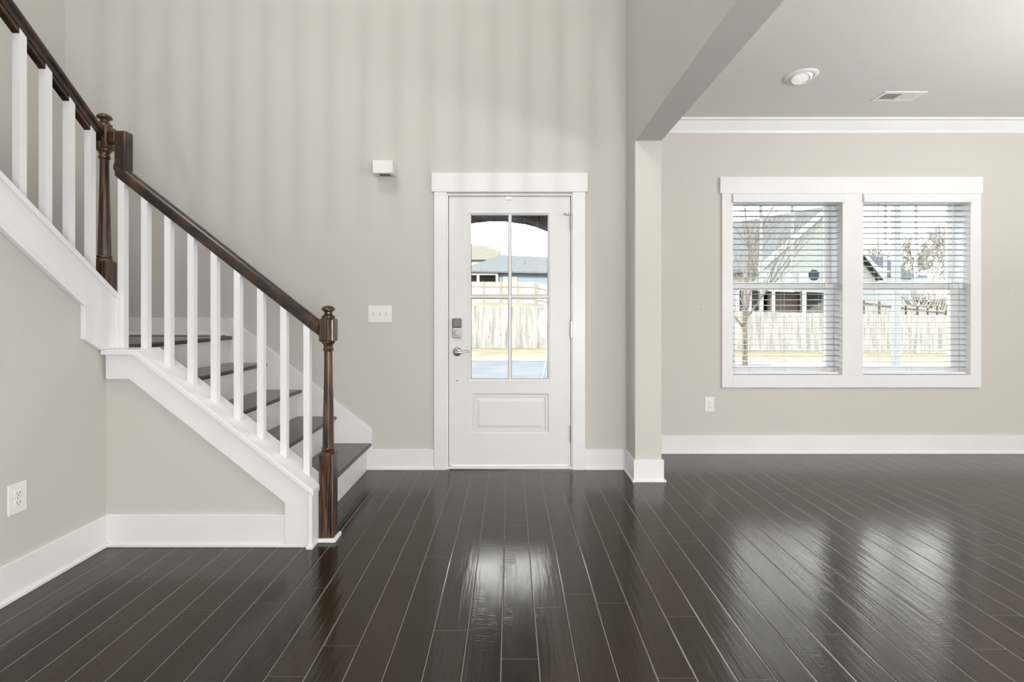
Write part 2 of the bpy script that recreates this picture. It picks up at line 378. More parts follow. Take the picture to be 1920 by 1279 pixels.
def ring(m, x0, x1, z0, z1, t, ya, yb, yc):     # a mitred frame: front at ya (outer) to yb (inner)
    o = [(x0, ya, z0), (x1, ya, z0), (x1, ya, z1), (x0, ya, z1)]; i = [(x0+t, yb, z0+t), (x1-t, yb, z0+t), (x1-t, yb, z1-t), (x0+t, yb, z1-t)]
    ob = [(p[0], yc, p[2]) for p in o]; ib = [(p[0], yc, p[2]) for p in i]; n = 4
    m.poly(o+i+ob+ib, [(k, (k+1) % 4, 4+(k+1) % 4, 4+k) for k in range(4)] + [(8+k, 12+k, 12+(k+1) % 4, 8+(k+1) % 4) for k in range(4)] +
           [(k, 8+k, 8+(k+1) % 4, (k+1) % 4) for k in range(4)] + [(4+k, 4+(k+1) % 4, 12+(k+1) % 4, 12+k) for k in range(4)])
b = MB(); ring(b, px0, px1, pz0, pz1, .013, f0, f0+.010, f1); ring(b, px0+.013, px1-.013, pz0+.013, pz1-.013, .012, f0+.004, f0+.004, f1)
ring(b, px0+.025, px1-.025, pz0+.025, pz1-.025, .034, f0+.014, f0+.005, f1)
b.box(px0+.059, px1-.059, f0+.005, f1, pz0+.059, pz1-.059)
b.build('raised_panel', DOORW, d)
b = MB(); ring(b, gx0-.016, gx1+.016, gz0-.016, gz1+.016, .016, f0-.004, f0+.006, f1)
b.build('glass_frame', DOORW, d)
mxc, mzc = (-.013+.006)/2, 1.296
b = MB(); b.box(mxc-.0105, mxc+.0105, f0+.004, f1-.004, gz0, gz1); b.box(gx0, mxc-.0104, f0+.005, f1-.005, mzc-.0105, mzc+.0105); b.box(mxc+.0104, gx1, f0+.005, f1-.005, mzc-.0105, mzc+.0105)
b.build('muntin', DOORW, d, bevel=.002)
b = MB()
for xa, xb in ((gx0, mxc-.0105), (mxc+.0105, gx1)):
    for za, zb_ in ((gz0, mzc-.0105), (mzc+.0105, gz1)): ring(b, xa, xb, za, zb_, .0035, f0+.012, f0+.012, f0+.020)
b.build('glazing_gasket', mat('grey_gasket', (.16, .16, .16), .6), d)
MB().box(gx0, gx1, f0+.022, f0+.026, gz0, gz1).build('glass_pane', GLASS, d)
for z in (1.845, 1.05, .265):                   # hinges on the right
    h = MB(); h.lathe([(.0075, z-.06), (.0075, z+.06)], .4535, DF-.008, 12); h.lathe([(.009, z+.06), (.006, z+.068)], .4535, DF-.008, 12)
    h.box(.4535, .462, DF-.011, DF-.009, z-.055, z+.055); h.build('hinge', NICKEL, d, smooth=True)
# hinge pin door stop
h = MB(); h.tube([(.452, DF-.014, 1.905), (.425, DF-.035, 1.90), (.408, DF-.045, 1.902)], .003, 8); h.lathe([(.007, 1.898), (.007, 1.912)], .406, DF-.045, 10); h.lathe([(.004, 1.90), (.004, 1.922)], .436, DF-.027, 8)
h.build('door_stop', NICKEL, d, smooth=True)
# keypad deadbolt
xk = -.399
b = MB(); b.box(xk-.033, xk+.033, f0-.024, f0, .985, 1.128); b.build('deadbolt', mat('brushed_silver', (.50, .50, .49), .35, .6), d, bevel=.006)
db = bpy.data.objects['deadbolt']
MB().box(xk-.034, xk+.034, f0-.034, f0-.002, 1.062, 1.132).build('battery_cover', DARKMETAL, db, bevel=.008)
h = MB(); h.lathe([(.027, f0-.026), (.027, f0-.022), (.021, f0-.030), (.0, f0-.031)][::-1], xk, 1.022, 24, 'Y'); h.box(xk-.006, xk+.022, f0-.046, f0-.028, 1.016, 1.028)
h.build('thumb_turn', NICKEL, db, smooth=True)
# lever
h = MB(); zl = .882
h.lathe([(.0, f0-.016), (.020, f0-.016), (.030, f0-.011), (.034, f0-.004), (.034, f0)], xk, zl, 28, 'Y'); h.lathe([(.012, f0-.055), (.014, f0-.016)], xk, zl, 16, 'Y')
h.tube([(xk-.004, f0-.055, zl-.001), (xk+.02, f0-.056, zl-.004), (xk+.045, f0-.054, zl-.001), (xk+.07, f0-.052, zl+.006), (xk+.092, f0-.050, zl+.004), (xk+.105, f0-.048, zl-.001)], [.012, .010, .008, .0065, .0055, .004], 12)
h.build('lever_handle', NICKEL, d, smooth=True)
h = MB(); h.lathe([(.0, f0-.004), (.006, f0-.003), (.0065, f0)], xk, .664, 14, 'Y'); h.build('strike_pin', DARKMETAL, d, smooth=True)
# contact sensor on the top rail
o = MB().box(-.039, .012, f0-.012, f0, 2.02, 2.046).build('door_sensor', PLATE, base=(-.013, f0, 2.02), bevel=.003)
tag(o, 'small white plastic contact sensor at the top edge of the front door', 'sensor')

# ------------------------------------------------------------------ windows
def window(n, x0, x1, mset):
    wn = bpy.data.objects.new('window_%d' % n, None); C.objects.link(wn); wn.location = ((x0+x1)/2, DW, WZ0); origin[wn.name] = Vector(wn.location); struct(wn)
    wn['label'] = 'white double hung window, %s of the pair beside the dark floor room' % ('left' if n == 1 else 'right')
    y1 = DW+.17
    b = MB(); b.box(x0-.018, x0, DW-.0215, y1, WZ0-.018, WZ1+.018); b.box(x1, x1+.018, DW-.0215, y1, WZ0-.018, WZ1+.018)
    b.box(x0, x1, DW-.0215, y1, WZ1, WZ1+.018); b.box(x0, x1, DW-.0215, y1, WZ0-.018, WZ0); b.build('window_jamb', VINYL, wn)
    def sash(name, ya, yb, z0, z1, st, rt, rb):
        m = MB(); m.box(x0+.001, x0+st, ya, yb, z0, z1); m.box(x1-st, x1-.001, ya, yb, z0, z1); m.box(x0+st, x1-st, ya, yb, z1-rt, z1); m.box(x0+st, x1-st, ya, yb, z0, z0+rb)
        s_ = m.build(name, VINYL, wn, bevel=.003)
        MB().box(x0+st-.005, x1-st+.005, (ya+yb)/2-.002, (ya+yb)/2+.002, z0+rb-.005, z1-rt+.005).build('glass_pane', GLASS, s_)
        return s_
    u = sash('upper_sash', DW+.14, DW+.165, 1.40, WZ1-.002, .050, .045, .034)
    g0, g1 = x0+.05, x1-.05; m = MB()
    for k in (1, 2): xm = g0+(g1-g0)*k/3; m.box(xm-.011, xm+.011, DW+.144, DW+.161, 1.43, 2.12)
    m.build('muntin', VINYL, u, bevel=.002)
    l = sash('lower_sash', DW+.09, DW+.125, WZ0+.005, 1.4285, .070, .058, .055)
    m = MB()
    for xm in (x0+.25, x1-.25): m.box(xm-.035, xm+.035, DW+.082, DW+.125, 1.4285, 1.438)
    m.build('sash_lock', VINYL, wn, bevel=.003)
    return wn
window(1, *W1, None); window(2, *W2, None)

def blind(x0, x1, label):
    t = thing('window_blind', label, 'blind', ((x0+x1)/2, DW+.03, WZ0), 'blinds in the two windows')
    MB().box(x0-.006, x1+.010, DW-.042, DW-.0225, 2.088, 2.160).build('valance', BLIND, t, bevel=.004)
    MB().box(x0+.006, x1-.006, DW-.015, DW+.062, 2.110, 2.155).build('headrail', BLIND, t)
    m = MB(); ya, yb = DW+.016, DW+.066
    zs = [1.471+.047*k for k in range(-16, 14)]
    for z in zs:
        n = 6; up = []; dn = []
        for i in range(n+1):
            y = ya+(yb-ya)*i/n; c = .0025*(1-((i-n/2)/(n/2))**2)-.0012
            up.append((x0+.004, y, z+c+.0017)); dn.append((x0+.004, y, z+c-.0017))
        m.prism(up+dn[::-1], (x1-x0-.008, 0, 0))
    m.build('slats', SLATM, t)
    MB().box(x0+.008, x1-.008, DW+.012, DW+.070, WZ0+.004, WZ0+.024).build('bottom_rail', BLIND, t, bevel=.003)
    m = MB(); L_ = x1-x0
    for f in (.175, .49, .84):
        xx = x0+L_*f
        for y in (ya-.002, yb+.002): m.tube([(xx, y, 2.11), (xx, y, WZ0+.02)], .0009, 5)
        m.tube([(xx+.012, (ya+yb)/2, 2.11), (xx+.012, (ya+yb)/2, WZ0+.02)], .0008, 5)
    m.build('ladder_cords', CORD, t)
    h = MB(); xx = x0+.145; h.tube([(xx, DW+.004, 2.09), (xx, DW+.002, 1.565)], [.0032, .0042], 8); h.build('tilt_wand', WANDM, t, smooth=True)
    h = MB(); xx = x1-.125
    for q in (-.004, .004): h.tube([(xx+q, DW+.006, 2.09), (xx+q, DW+.004, 1.42)], .0011, 6)
    h.lathe([(.002, 1.42), (.006, 1.41), (.007, 1.385), (.003, 1.38)], xx, DW+.005, 10); h.build('lift_cord', BLIND, t, smooth=True)
    return t
blind(*W1, 'white slatted blind lowered and open in the left window with blue octagon sticker')
blind(*W2, 'white slatted blind lowered and open in the right window')

# octagonal security sticker on the outer face of the left window glass
STB = mat('sticker_blue', (.045, .10, .16), .5); STL = mat('sticker_letters', (.12, .19, .26), .5)
cxs, czs, rs = 2.627, 1.168+(588-516)/216.6, .0500
t = thing('security_sticker', 'dark blue octagonal security sticker on the glass of the left window', 'sticker', (cxs, DW+.150, czs))
pts = [(cxs+rs*math.cos(R(22.5+45*k)), DW+.1490, czs+rs*math.sin(R(22.5+45*k))) for k in range(8)]
MB().prism(pts, (0, .0012, 0)).build('sticker_face', STB, t)
def letters(m, txt, x, z, wd, hg, y, st=.005):
    G = {'A': [((0,0),(.5,1)), ((.5,1),(1,0)), ((.22,.38),(.78,.38))],
         'D': [((.1,0),(.1,1)), ((.1,1),(.7,.85)), ((.7,.85),(.9,.5)), ((.9,.5),(.7,.15)), ((.7,.15),(.1,0))],
         'T': [((0,1),(1,1)), ((.5,1),(.5,0))]}
    for i, ch in enumerate(txt):
        for (a, b_) in G[ch]:
            A = Vector((x+i*wd*1.25+a[0]*wd, y, z+a[1]*hg)); B = Vector((x+i*wd*1.25+b_[0]*wd, y, z+b_[1]*hg)); dd = (B-A).normalized(); nn = Vector((-dd.z, 0, dd.x))*st/2
            A -= dd*st/3; B += dd*st/3
            m.prism([A-nn, B-nn, B+nn, A+nn], (0, -.0006, 0))
m = MB(); letters(m, 'ADT', cxs-.031, czs-.014, .0165, .026, DW+.1490, .0042); m.build('lettering', STL, t)

# ------------------------------------------------------------------ staircase
st = thing('staircase', 'L shaped staircase with white risers and dark wood treads beside the front wall', 'staircase', (-1.6, 3.1, 0))
yn, yw = 2.635, DF-.018
for k in range(5):                               # lower flight
    zt = .2*(k+1); xn = -1.035-.26*k; back = xn-.295
    m = MB()
    if k < 4: m.box(back, xn-.013, yn, yw, zt-.027, zt); 
    else: m.box(XS+.002, xn-.013, yn, yw, zt-.027, zt); m.box(XS+.002, XL-.13, 2.47, yn, zt-.027, zt)
    for i in range(6):                            # rounded nosing
        a, b_ = R(-90+30*i), R(-60+30*i); r = .0135
        m.prism([(xn-r, yn, zt-r), (xn-r+r*math.cos(a), yn, zt-r+r*math.sin(a)), (xn-r+r*math.cos(b_), yn, zt-r+r*math.sin(b_))], (0, yw-yn, 0))
    m.build('tread' if k < 4 else 'landing', TREADW, st)
    MB().box(xn-.050, xn-.035, yn, yw, zt-.2 + (.0 if k == 0 else .0), zt-.027).build('riser', TRIM, st)
for k in range(8):                               # upper flight climbing towards the camera
    zt = 1.0+.2*(k+1); y0_ = 2.45-.26*k
    MB().box(XS+.02, XL-.125, y0_-.29, y0_, zt-.027, zt).build('tread', TREADW, st, bevel=.008)
    MB().box(XS+.02, XL-.125, y0_-.05, y0_-.035, zt-.2, zt-.027).build('riser', TRIM, st)
# wall skirt of the lower flight
m = MB(); m.prism([(-1.036, DF, 0.0), (-1.036, DF, .300), (-2.096, DF, 1.136), (-2.12, DF, 1.136), (-2.12, DF, .8), (-1.3, DF, .0)], (0, -.018, 0))
m.build('wall_skirt', TRIM, st, bevel=.002)
# open side: skirt board, knee wall inner face and sloping cap
m = MB()
m.prism([(-2.02, 2.475, .985), (-1.867, 2.475, .985), (-.995, 2.475, a0+S*.995-.004), (-.995, 2.475, .0), (-1.126, 2.475, .0), (-1.126, 2.475, .224), (-1.903, 2.475, .841), (-2.02, 2.475, .841)], (0, .0245, 0))
m.build('stringer', TRIM, st, bevel=.0015)
m = MB(); m.prism([(-2.02, 2.621, .98), (-1.867, 2.621, .98), (-1.0, 2.621, a0+S*1.0-.005), (-1.0, 2.621, .0), (-2.02, 2.621, .0)], (0, .013, 0))
m.box(-1.0, -.986, 2.4995, 2.541, 0, .28); m.box(-1.0, -.985, 2.541, 2.634, 0, .28)
m.build('inner_stringer', TRIM, st)
m = MB(); ya_, yb_ = 2.455, 2.644; th = .026
m.prism([(-2.03, ya_, .989), (-1.867, ya_, .989), (-.978, ya_, a0+S*.978), (-.978, ya_, a0+S*.978-th-.004), (-1.872, ya_, .989-th), (-2.03, ya_, .989-th)], (0, yb_-ya_, 0))
m.build('stringer_cap', TRIM, st, bevel=.003)
m = MB(); m.box(-1.005, -.984, 2.458, 2.54, 0, .275); m.box(-1.012, -.978, 2.450, 2.541, 0, .018)
m.build('end_board', TRIM, st, bevel=.003)
# small mould around the newel foot
m = MB(); m.box(-.992, -.890, 2.522, 2.5395, 0, .020); m.box(-.9075, -.890, 2.5395, 2.62, 0, .020)
m.build('shoe_mould', TRIM, st, bevel=.004)
# upper flight skirt board in the Y-Z plane
xf = -2.015
pts = [(xf, 2.547, .99), (xf, 2.547, capY(2.547)-.004), (xf, yt, 3.03), (xf, yt, lowY(yt)), (xf, 2.348, 1.205), (xf, 2.348, 1.047), (xf, 2.44, .99)]
m = MB(); m.prism(pts, (-.0215, 0, 0)); m.box(-2.0155, -2.005, 2.53, 2.548, .99, capY(2.547)-.01)
m.build('upper_stringer', TRIM, st, bevel=.0015)
m = MB(); m.prism([(-2.003, 2.552, capY(2.552)), (-2.003, yt, capY(yt)), (-2.003, yt, capY(yt)-.03), (-2.003, 2.552, capY(2.552)-.03)], (-.185, 0, 0))
m.prism([(-2.008, 2.37, lowY(2.37)+.02), (-2.008, yt, lowY(yt)+.02), (-2.008, yt, lowY(yt)), (-2.008, 2.345, lowY(2.345)-.005)], (-.008, 0, 0))
m.build('upper_stringer_cap', TRIM, st, bevel=.003)
m = MB(); m.prism([(-2.05, 2.62, 1.0), (-2.05, 2.62, capY(2.547)-.03), (-2.05, 2.4, capY(2.4)-.03), (-2.05, 2.4, 1.0)], (-.115, 0, 0)); m.build('knee_wall_end', TRIM, st)

# ------------------------------------------------------------------ railings
def newel(root, xc, yc, z0, zf):
    """box foot from z0, top dimensions set by zf = z of finial top"""
    h = .0376; m = MB(); q = zf
    zb = q-.765                                   # top of lower box
    def boxc(z0, z1):
        m.poly([(xc-h, yc-h, z0), (xc+h, yc-h, z0), (xc+h, yc+h, z0), (xc-h, yc+h, z0), (xc-h, yc-h, z1), (xc+h, yc-h, z1), (xc+h, yc+h, z1), (xc-h, yc+h, z1)],
               [(0,3,2,1),(4,5,6,7),(0,1,5,4),(1,2,6,5),(2,3,7,6),(3,0,4,7)])
    boxc(z0, zb)
    n = m.build('newel_post', NEWEL, root, bevel=.007, seg=2)
    m = MB(); boxc(q-.186, q-.068); m.build('cap_block', NEWEL, n, bevel=.007, seg=2)
    t = MB()
    t.lathe([(.036, zb-.004), (.036, zb+.008), (.029, zb+.013), (.033, zb+.020), (.033, zb+.026), (.028, zb+.031), (.0285, zb+.05), (.026, zb+.20), (.0225, zb+.36), (.0205, zb+.455),
             (.0205, q-.238), (.026, q-.232), (.027, q-.225), (.022, q-.218), (.022, q-.212), (.026, q-.200), (.033, q-.193), (.034, q-.188), (.034, q-.182)], xc, yc, 28)
    t.build('turned_shaft', NEWEL, n, smooth=True)
    t = MB(); t.lathe([(.031, q-.070), (.034, q-.062), (.034, q-.056), (.026, q-.050), (.020, q-.043), (.020, q-.034), (.024, q-.029), (.034, q-.024), (.0345, q-.019), (.030, q-.010), (.018, q-.002), (.004, q), (.0005, q)], xc, yc, 28)
    t.build('finial', NEWEL, n, smooth=True)
    return n
RP = [(-.019, -.036), (.019, -.036), (.0215, -.016), (.029, -.008), (.031, .004), (.027, .018), (.018, .030), (.008, .0355), (-.008, .0355), (-.018, .030), (-.027, .018), (-.031, .004), (-.029, -.008), (-.0215, -.016)]

yb0 = 2.560
lr = thing('stair_railing', 'dark wood handrail with white square balusters down the lower flight to the floor newel', 'railing', (-.946, 2.579, 0))
newel(lr, -.9465, 2.5790, .0, 1.2095)
rz = lambda x: 1.093 - S*(x+.984)
kz = 1.12                                          # vertical stretch of the sheared profile
prof = [(u, v*kz) for u, v in RP]
m = MB(); m.sweep(prof, (-.984, yb0+.010, rz(-.984)), (-2.034, yb0+.010, rz(-2.034))); m.build('handrail', RAILW, lr, smooth=True)
m = MB(); m.box(-2.034, -1.974, yb0-.018, yb0+.040, rz(-2.005)+.0, 2.108); m.box(-2.0715, -2.030, yb0-.012, yb0+.036, 2.048, 2.108)
m.build('gooseneck', RAILW, lr, bevel=.008)
und = lambda x: rz(x)-.036*kz
def bal(z0l, z0r, z1l, z1r, name='baluster'):
    w2 = .016; m = MB()
    m.poly([(-w2, -w2, z0l), (w2, -w2, z0r), (w2, w2, z0r), (-w2, w2, z0l), (-w2, -w2, z1l), (w2, -w2, z1r), (w2, w2, z1r), (-w2, w2, z1l)],
           [(0,3,2,1),(4,5,6,7),(0,1,5,4),(1,2,6,5),(2,3,7,6),(3,0,4,7)])
    return m
def put(m, root, x, y, z):
    me_ = m.build('baluster', TRIM, None); me_.parent = root; me_.location = Vector((x, y, z)) - origin[root.name]; return me_
L0 = und(-1.5) - (a0+S*1.5)
first = None
for k in range(9):
    x = -1.046-.119*k; w2 = .016
    if k < 7:
        zc = a0-S*x
        if first is None: first = put(bal(S*w2, -S*w2, L0+S*w2, L0-S*w2), lr, x, yb0, zc)
        else: dup(first, Vector((x, yb0, zc)) - origin[lr.name])
    else:
        Lk = und(x)-.989; put(bal(0, 0, Lk+S*w2, Lk-S*w2), lr, x, yb0, .989)

xu = -2.1105
ur = thing('stair_railing', 'dark wood handrail with white balusters rising along the upper flight from the landing newel', 'railing', (xu, 2.579, 1.2))
newel(ur, xu, 2.579, 1.005, 2.206)
undY = lambda y: 2.108 + S*(2.4745-y)
m = MB(); ye = .9
m.sweep(prof, (xu, 2.5415, undY(2.5415)+.036*kz), (xu, ye, undY(ye)+.036*kz)); m.build('handrail', RAILW, ur, smooth=True)
first = None; w2 = .016; Lu = undY(2)-capY(2)
for k in range(5):
    y = 2.4905-.1193*k; zc = capY(y)
    if first is None:
        mm = MB(); mm.poly([(-w2, -w2, S*w2), (w2, -w2, S*w2), (w2, w2, -S*w2), (-w2, w2, -S*w2), (-w2, -w2, Lu+S*w2), (w2, -w2, Lu+S*w2), (w2, w2, Lu-S*w2), (-w2, w2, Lu-S*w2)],
                           [(0,3,2,1),(4,5,6,7),(0,1,5,4),(1,2,6,5),(2,3,7,6),(3,0,4,7)])
        first = put(mm, ur, xu, y, zc)
    else: dup(first, Vector((xu, y, zc)) - origin[ur.name])
# dark fillets filling the rail plough between the upper balusters
for k in range(5):
    ya2 = 2.4905-.1193*k-w2; yb2 = ya2-.1193+2*w2
    m = MB(); m.prism([(xu-.0155, ya2, undY(ya2)+.003), (xu-.0155, yb2, undY(yb2)+.003), (xu-.0155, yb2, undY(yb2)-.024), (xu-.0155, ya2, undY(ya2)-.024)], (.031, 0, 0))
    m.build('fillet', RAILW, ur)

# ------------------------------------------------------------------ wall plates and fittings
def outlet(loc, rot, label):
    t = thing('wall_outlet', label, 'outlet', loc)
    t.rotation_euler = (0, 0, rot)
    def P(m, name, mt, bevel=0, parent=t, smooth=False):
        o = m.build(name, mt, None, bevel=bevel, smooth=smooth); o.parent = parent; return o
    P(MB().box(-.040, .040, -.006, 0, -.062, .062), 'cover_plate', PLATE, .003)
    for s in (1, -1):
        r = P(MB().box(-.017, .017, -.0085, -.004, s*.0195-.014, s*.0195+.014), 'socket', PLATE, .004)
        P(MB().box(-.0075, -.0052, -.0092, -.008, s*.0195-.001, s*.0195+.007).box(.0052, .0075, -.0092, -.008, s*.0195-.001, s*.0195+.007)
          .box(-.002, .002, -.0092, -.008, s*.0195-.009, s*.0195-.005), 'slots', SLOT, 0, r)
    P(MB().lathe([(.0028, -.0075), (.0028, -.005)], 0, 0, 10, 'Y'), 'screw', NICKEL)
    return t
outlet((1.662, DW, 1.168-(758.6-588)/224.8), 0, 'white duplex outlet low on the wall left of the windows')
yo = F*2.037/(957-31); outlet((XL, yo, 1.168-(934-588)*2.037/(957-31)), R(90), 'white duplex outlet on the left wall above the baseboard')
t = thing('switch_plate', 'white three gang toggle switch plate on the wall left of the front door', 'light switch', (-.977, DF, 1.165))
MB().box(-1.0655, -.888, DF-.006, DF, 1.101, 1.228).build('cover_plate', PLATE, t, bevel=.003)
for px in (700.6, 712.5, 724.6):
    x = (px-957)/250
    MB().box(x-.0035, x+.0035, DF-.017, DF-.004, 1.160, 1.172).build('toggle', PLATE, t, bevel=.0015)
    MB().box(x-.0055, x+.0055, DF-.0065, DF-.0055, 1.153, 1.177).build('toggle_slot', mat('toggle_recess', (.45, .44, .43), .6) if px < 701 else bpy.data.materials['toggle_recess'], t)
    for z in (1.195, 1.135): MB().lathe([(.0022, DF-.0068), (.0022, DF-.005)], x, z, 8, 'Y').build('screw', PLATE, t)
# chime box
t = thing('chime_box', 'white box chime with grille underneath high on the wall left of the door', 'chime', (-.93, DF, 2.19))
MB().box(-1.003, -.856, DF-.112, DF, 2.191, 2.285).build('housing', PLATE, t, bevel=.003)
m = MB()
for i in range(13): m.box(-.965+.0063*i, -.961+.0063*i, DF-.085, DF-.030, 2.1895, 2.192)
m.build('grille', SLOT, t)

# recessed light
xl_, yl_ = 1.963, 3.35
t = thing('recessed_light', 'round white recessed eyeball light in the right room ceiling', 'ceiling light', (xl_, yl_, ZR))
MB().lathe([(.075, ZR-.0005), (.104, ZR-.0005), (.104, ZR-.004), (.096, ZR-.010), (.080, ZR-.012), (.075, ZR-.006)], xl_, yl_, 40).build('trim_ring', PLATE, t, smooth=True)
e = MB(); e.lathe([(.072, -.002), (.068, -.016), (.060, -.025), (.055, -.027), (.053, -.020)], 0, 0, 36); o = e.build('eyeball', PLATE, None, smooth=True); o.parent = t; o.rotation_euler = (R(-11), R(11), 0)
LENS = mat('frosted_lamp_lens', (.85, .86, .86), .4); nd = LENS.node_tree.nodes['Principled BSDF']; nd.inputs['Emission Color'].default_value = (1, .98, .94, 1); nd.inputs['Emission Strength'].default_value = .22
e = MB(); e.lathe([(.0005, -.0265), (.03, -.026), (.046, -.0235), (.048, -.020)], 0, 0, 36); o = e.build('lens', LENS, None, smooth=True); o.parent = t; o.rotation_euler = (R(-11), R(11), 0)
# ceiling register
t = thing('ceiling_register', 'white rectangular air register in the right room ceiling near the window wall', 'air vent', (2.868, 3.663, ZR))
m = MB(); x0, x1, y0, y1 = 2.712, 3.02, 3.588, 3.738; z0, z1 = ZR-.006, ZR
m.box(x0, x1, y0, y0+.026, z0, z1); m.box(x0, x1, y1-.026, y1, z0, z1); m.box(x0, x0+.028, y0+.026, y1-.026, z0, z1); m.box(x1-.028, x1, y0+.026, y1-.026, z0, z1); m.box(2.862, 2.870, y0+.026, y1-.026, z0, z1)
m.build('frame', PLATE, t)
m = MB(); m.box(x0+.02, x1-.02, y0+.02, y1-.02, ZR-.0008, ZR-.0002); m.build('duct_shade_sheet', SLOT, t)  # dark sheet standing in for the shade behind the louvres
for half, (xa, xb, tilt) in enumerate(((x0+.03, 2.862, 1), (2.872, x1-.03, -1))):
    m = MB(); n = 11
    for i in range(n):
        x = xa+(xb-xa)*(i+.5)/n; d_ = .0055*tilt
        if tilt > 0: m.prism([(x-.0012, y0+.026, ZR-.006), (x+.0012, y0+.026, ZR-.006), (x+.0012+.003, y0+.026, ZR-.001), (x-.0012+.003, y0+.026, ZR-.001)], (0, y1-y0-.052, 0))
        else: m.prism([(x-.0055, y0+.026, ZR-.002), (x-.0050, y0+.026, ZR-.001), (x+.0068, y0+.026, ZR-.005), (x+.0058, y0+.026, ZR-.006)], (0, y1-y0-.052, 0))
    m.build('louvres', PLATE, t)

# ------------------------------------------------------------------ outside: ground
def gz(x): return -.43-.018*max(0, x)
def fy(x): return 22.8+.08*max(-3, x)
def strip(name, mt, ya, yb, za, zb, x0=-40, x1=70, n=44, thick=.2):
    """sheet between two Y curves"""
    m = MB(); V = []
    for i in range(n+1):
        x = x0+(x1-x0)*i/n; a_, b_ = ya(x), yb(x)
        V += [(x, a_, za(x)), (x, b_, zb(x)), (x, b_, zb(x)-thick), (x, a_, za(x)-thick)]
    F_ = [(0, 1, 2, 3), (4*n, 4*n+1, 4*n+2, 4*n+3)]
    for i in range(n):
        for k in range(4): F_.append((4*i+k, 4*i+(k+1) % 4, 4*i+4+(k+1) % 4, 4*i+4+k))
    m.poly(V, F_); return struct(m.build(name, mt))
ys = lambda x: 17.0+.03*x
strip('street', STREET, lambda x: 7.5, lambda x: ys(x)-.15, lambda x: gz(x)-.02, lambda x: gz(x)-.02)
strip('front_yard', KERB, lambda x: DF+.24 if x < .9 else DW+.3, lambda x: 7.5, lambda x: -.35, lambda x: gz(x))
strip('kerb', KERB, lambda x: ys(x)-.15, lambda x: ys(x)+.9, lambda x: gz(x), lambda x: gz(x)+.03)
strip('lawn', GRASS, lambda x: ys(x)+.9, lambda x: fy(x)+1.2, lambda x: gz(x)+.02, lambda x: gz(x)+.02)
hz = lambda x: 2.0 if x < 2 else max(-.3, 2.0-(x-2)*.27)
strip('slope', SLOPE, lambda x: fy(x)+1.2, lambda x: 38, gz, hz)
strip('hilltop', SLOPE, lambda x: 38, lambda x: 120, hz, hz)
# near fence
def fence(pts, hgt, label, pick, rail, name, post_every=2.4, rails=(.25, .95, 1.6), front=False, pw=.14, rh=.045):
    t = thing(name, label, 'fence', pts[0])
    for i in range(len(pts)-1):
        a, b_ = Vector(pts[i]), Vector(pts[i+1]); L_ = (b_-a).length; dr = (b_-a)/L_; nr = Vector((-dr.y, dr.x, 0)).normalized()
        m = MB(); n = math.ceil(L_/(pw+.006)); st_ = L_/n
        for k in range(n):
            p = a+dr*(k*st_); q = p+Vector((dr.x, dr.y, 0))*(st_-.005); jz = rnd.uniform(-.015, .015); th_ = .018+rnd.uniform(0, .008)
            P0 = p+nr*(.0); P1 = q
            z0 = min(p.z, q.z)-.02
            m.poly([(p.x, p.y, z0), (q.x, q.y, z0), (q.x+nr.x*th_, q.y+nr.y*th_, z0), (p.x+nr.x*th_, p.y+nr.y*th_, z0),
                    (p.x, p.y, p.z+hgt+jz), (q.x, q.y, p.z+hgt+jz), (q.x+nr.x*th_, q.y+nr.y*th_, p.z+hgt+jz), (p.x+nr.x*th_, p.y+nr.y*th_, p.z+hgt+jz)],
                   [(0,3,2,1),(4,5,6,7),(0,1,5,4),(1,2,6,5),(2,3,7,6),(3,0,4,7)])
        m.build('board_panel', pick, t)
        s_ = -1 if front else 1; off = nr*(-.03 if front else .05)
        for r_ in rails:
            m = MB(); u_ = a+off+Vector((0, 0, r_)); v_ = b_+off+Vector((0, 0, r_))
            m.prism([u_+nr*-.02+Vector((0,0,-rh)), u_+nr*.02+Vector((0,0,-rh)), u_+nr*.02+Vector((0,0,rh)), u_+nr*-.02+Vector((0,0,rh))], v_-u_); m.build('rail', rail, t)
        k = 0
        while k*post_every < L_:
            p = a+dr*(k*post_every)+off*1.8; pq = .045 if rh > .03 else .03; MB().box(p.x-pq, p.x+pq, p.y-pq, p.y+pq, p.z-.2, p.z+hgt+.02).build('post', rail, t); k += 1
    return t
xs_ = [-4, 0, 4, 8, 12, 16, 20, 24, 28]
fence([(x, fy(x), gz(x)) for x in xs_], 1.9, 'weathered grey board fence across the street at the lawn edge', FENCE, RAILG, 'board_fence')
fence([(-6, 38.6, 2.05), (1.97, 38.0, 1.95)], 1.62, 'pale wooden fence with tan posts on the slope behind the near fence', FENCE2, RAILB, 'slope_fence', 1.32, rails=(.35, 1.25), front=True, rh=.022)
fence([(2.05, 38.0, 1.90), (8.5, 35.0, .15)], 1.62, 'pale fence section running downhill on the slope, right of the tan post', FENCE2, RAILB, 'slope_fence', 1.32, rails=(.35, 1.25), front=True, rh=.022)
fence([(18.2, 27.0, .10), (36, 41, -.55)], 1.95, 'grey board fence receding behind the near fence, seen through the right window', FENCE, RAILG, 'side_fence', 2.8, rails=(.3, 1.0, 1.75), front=True)

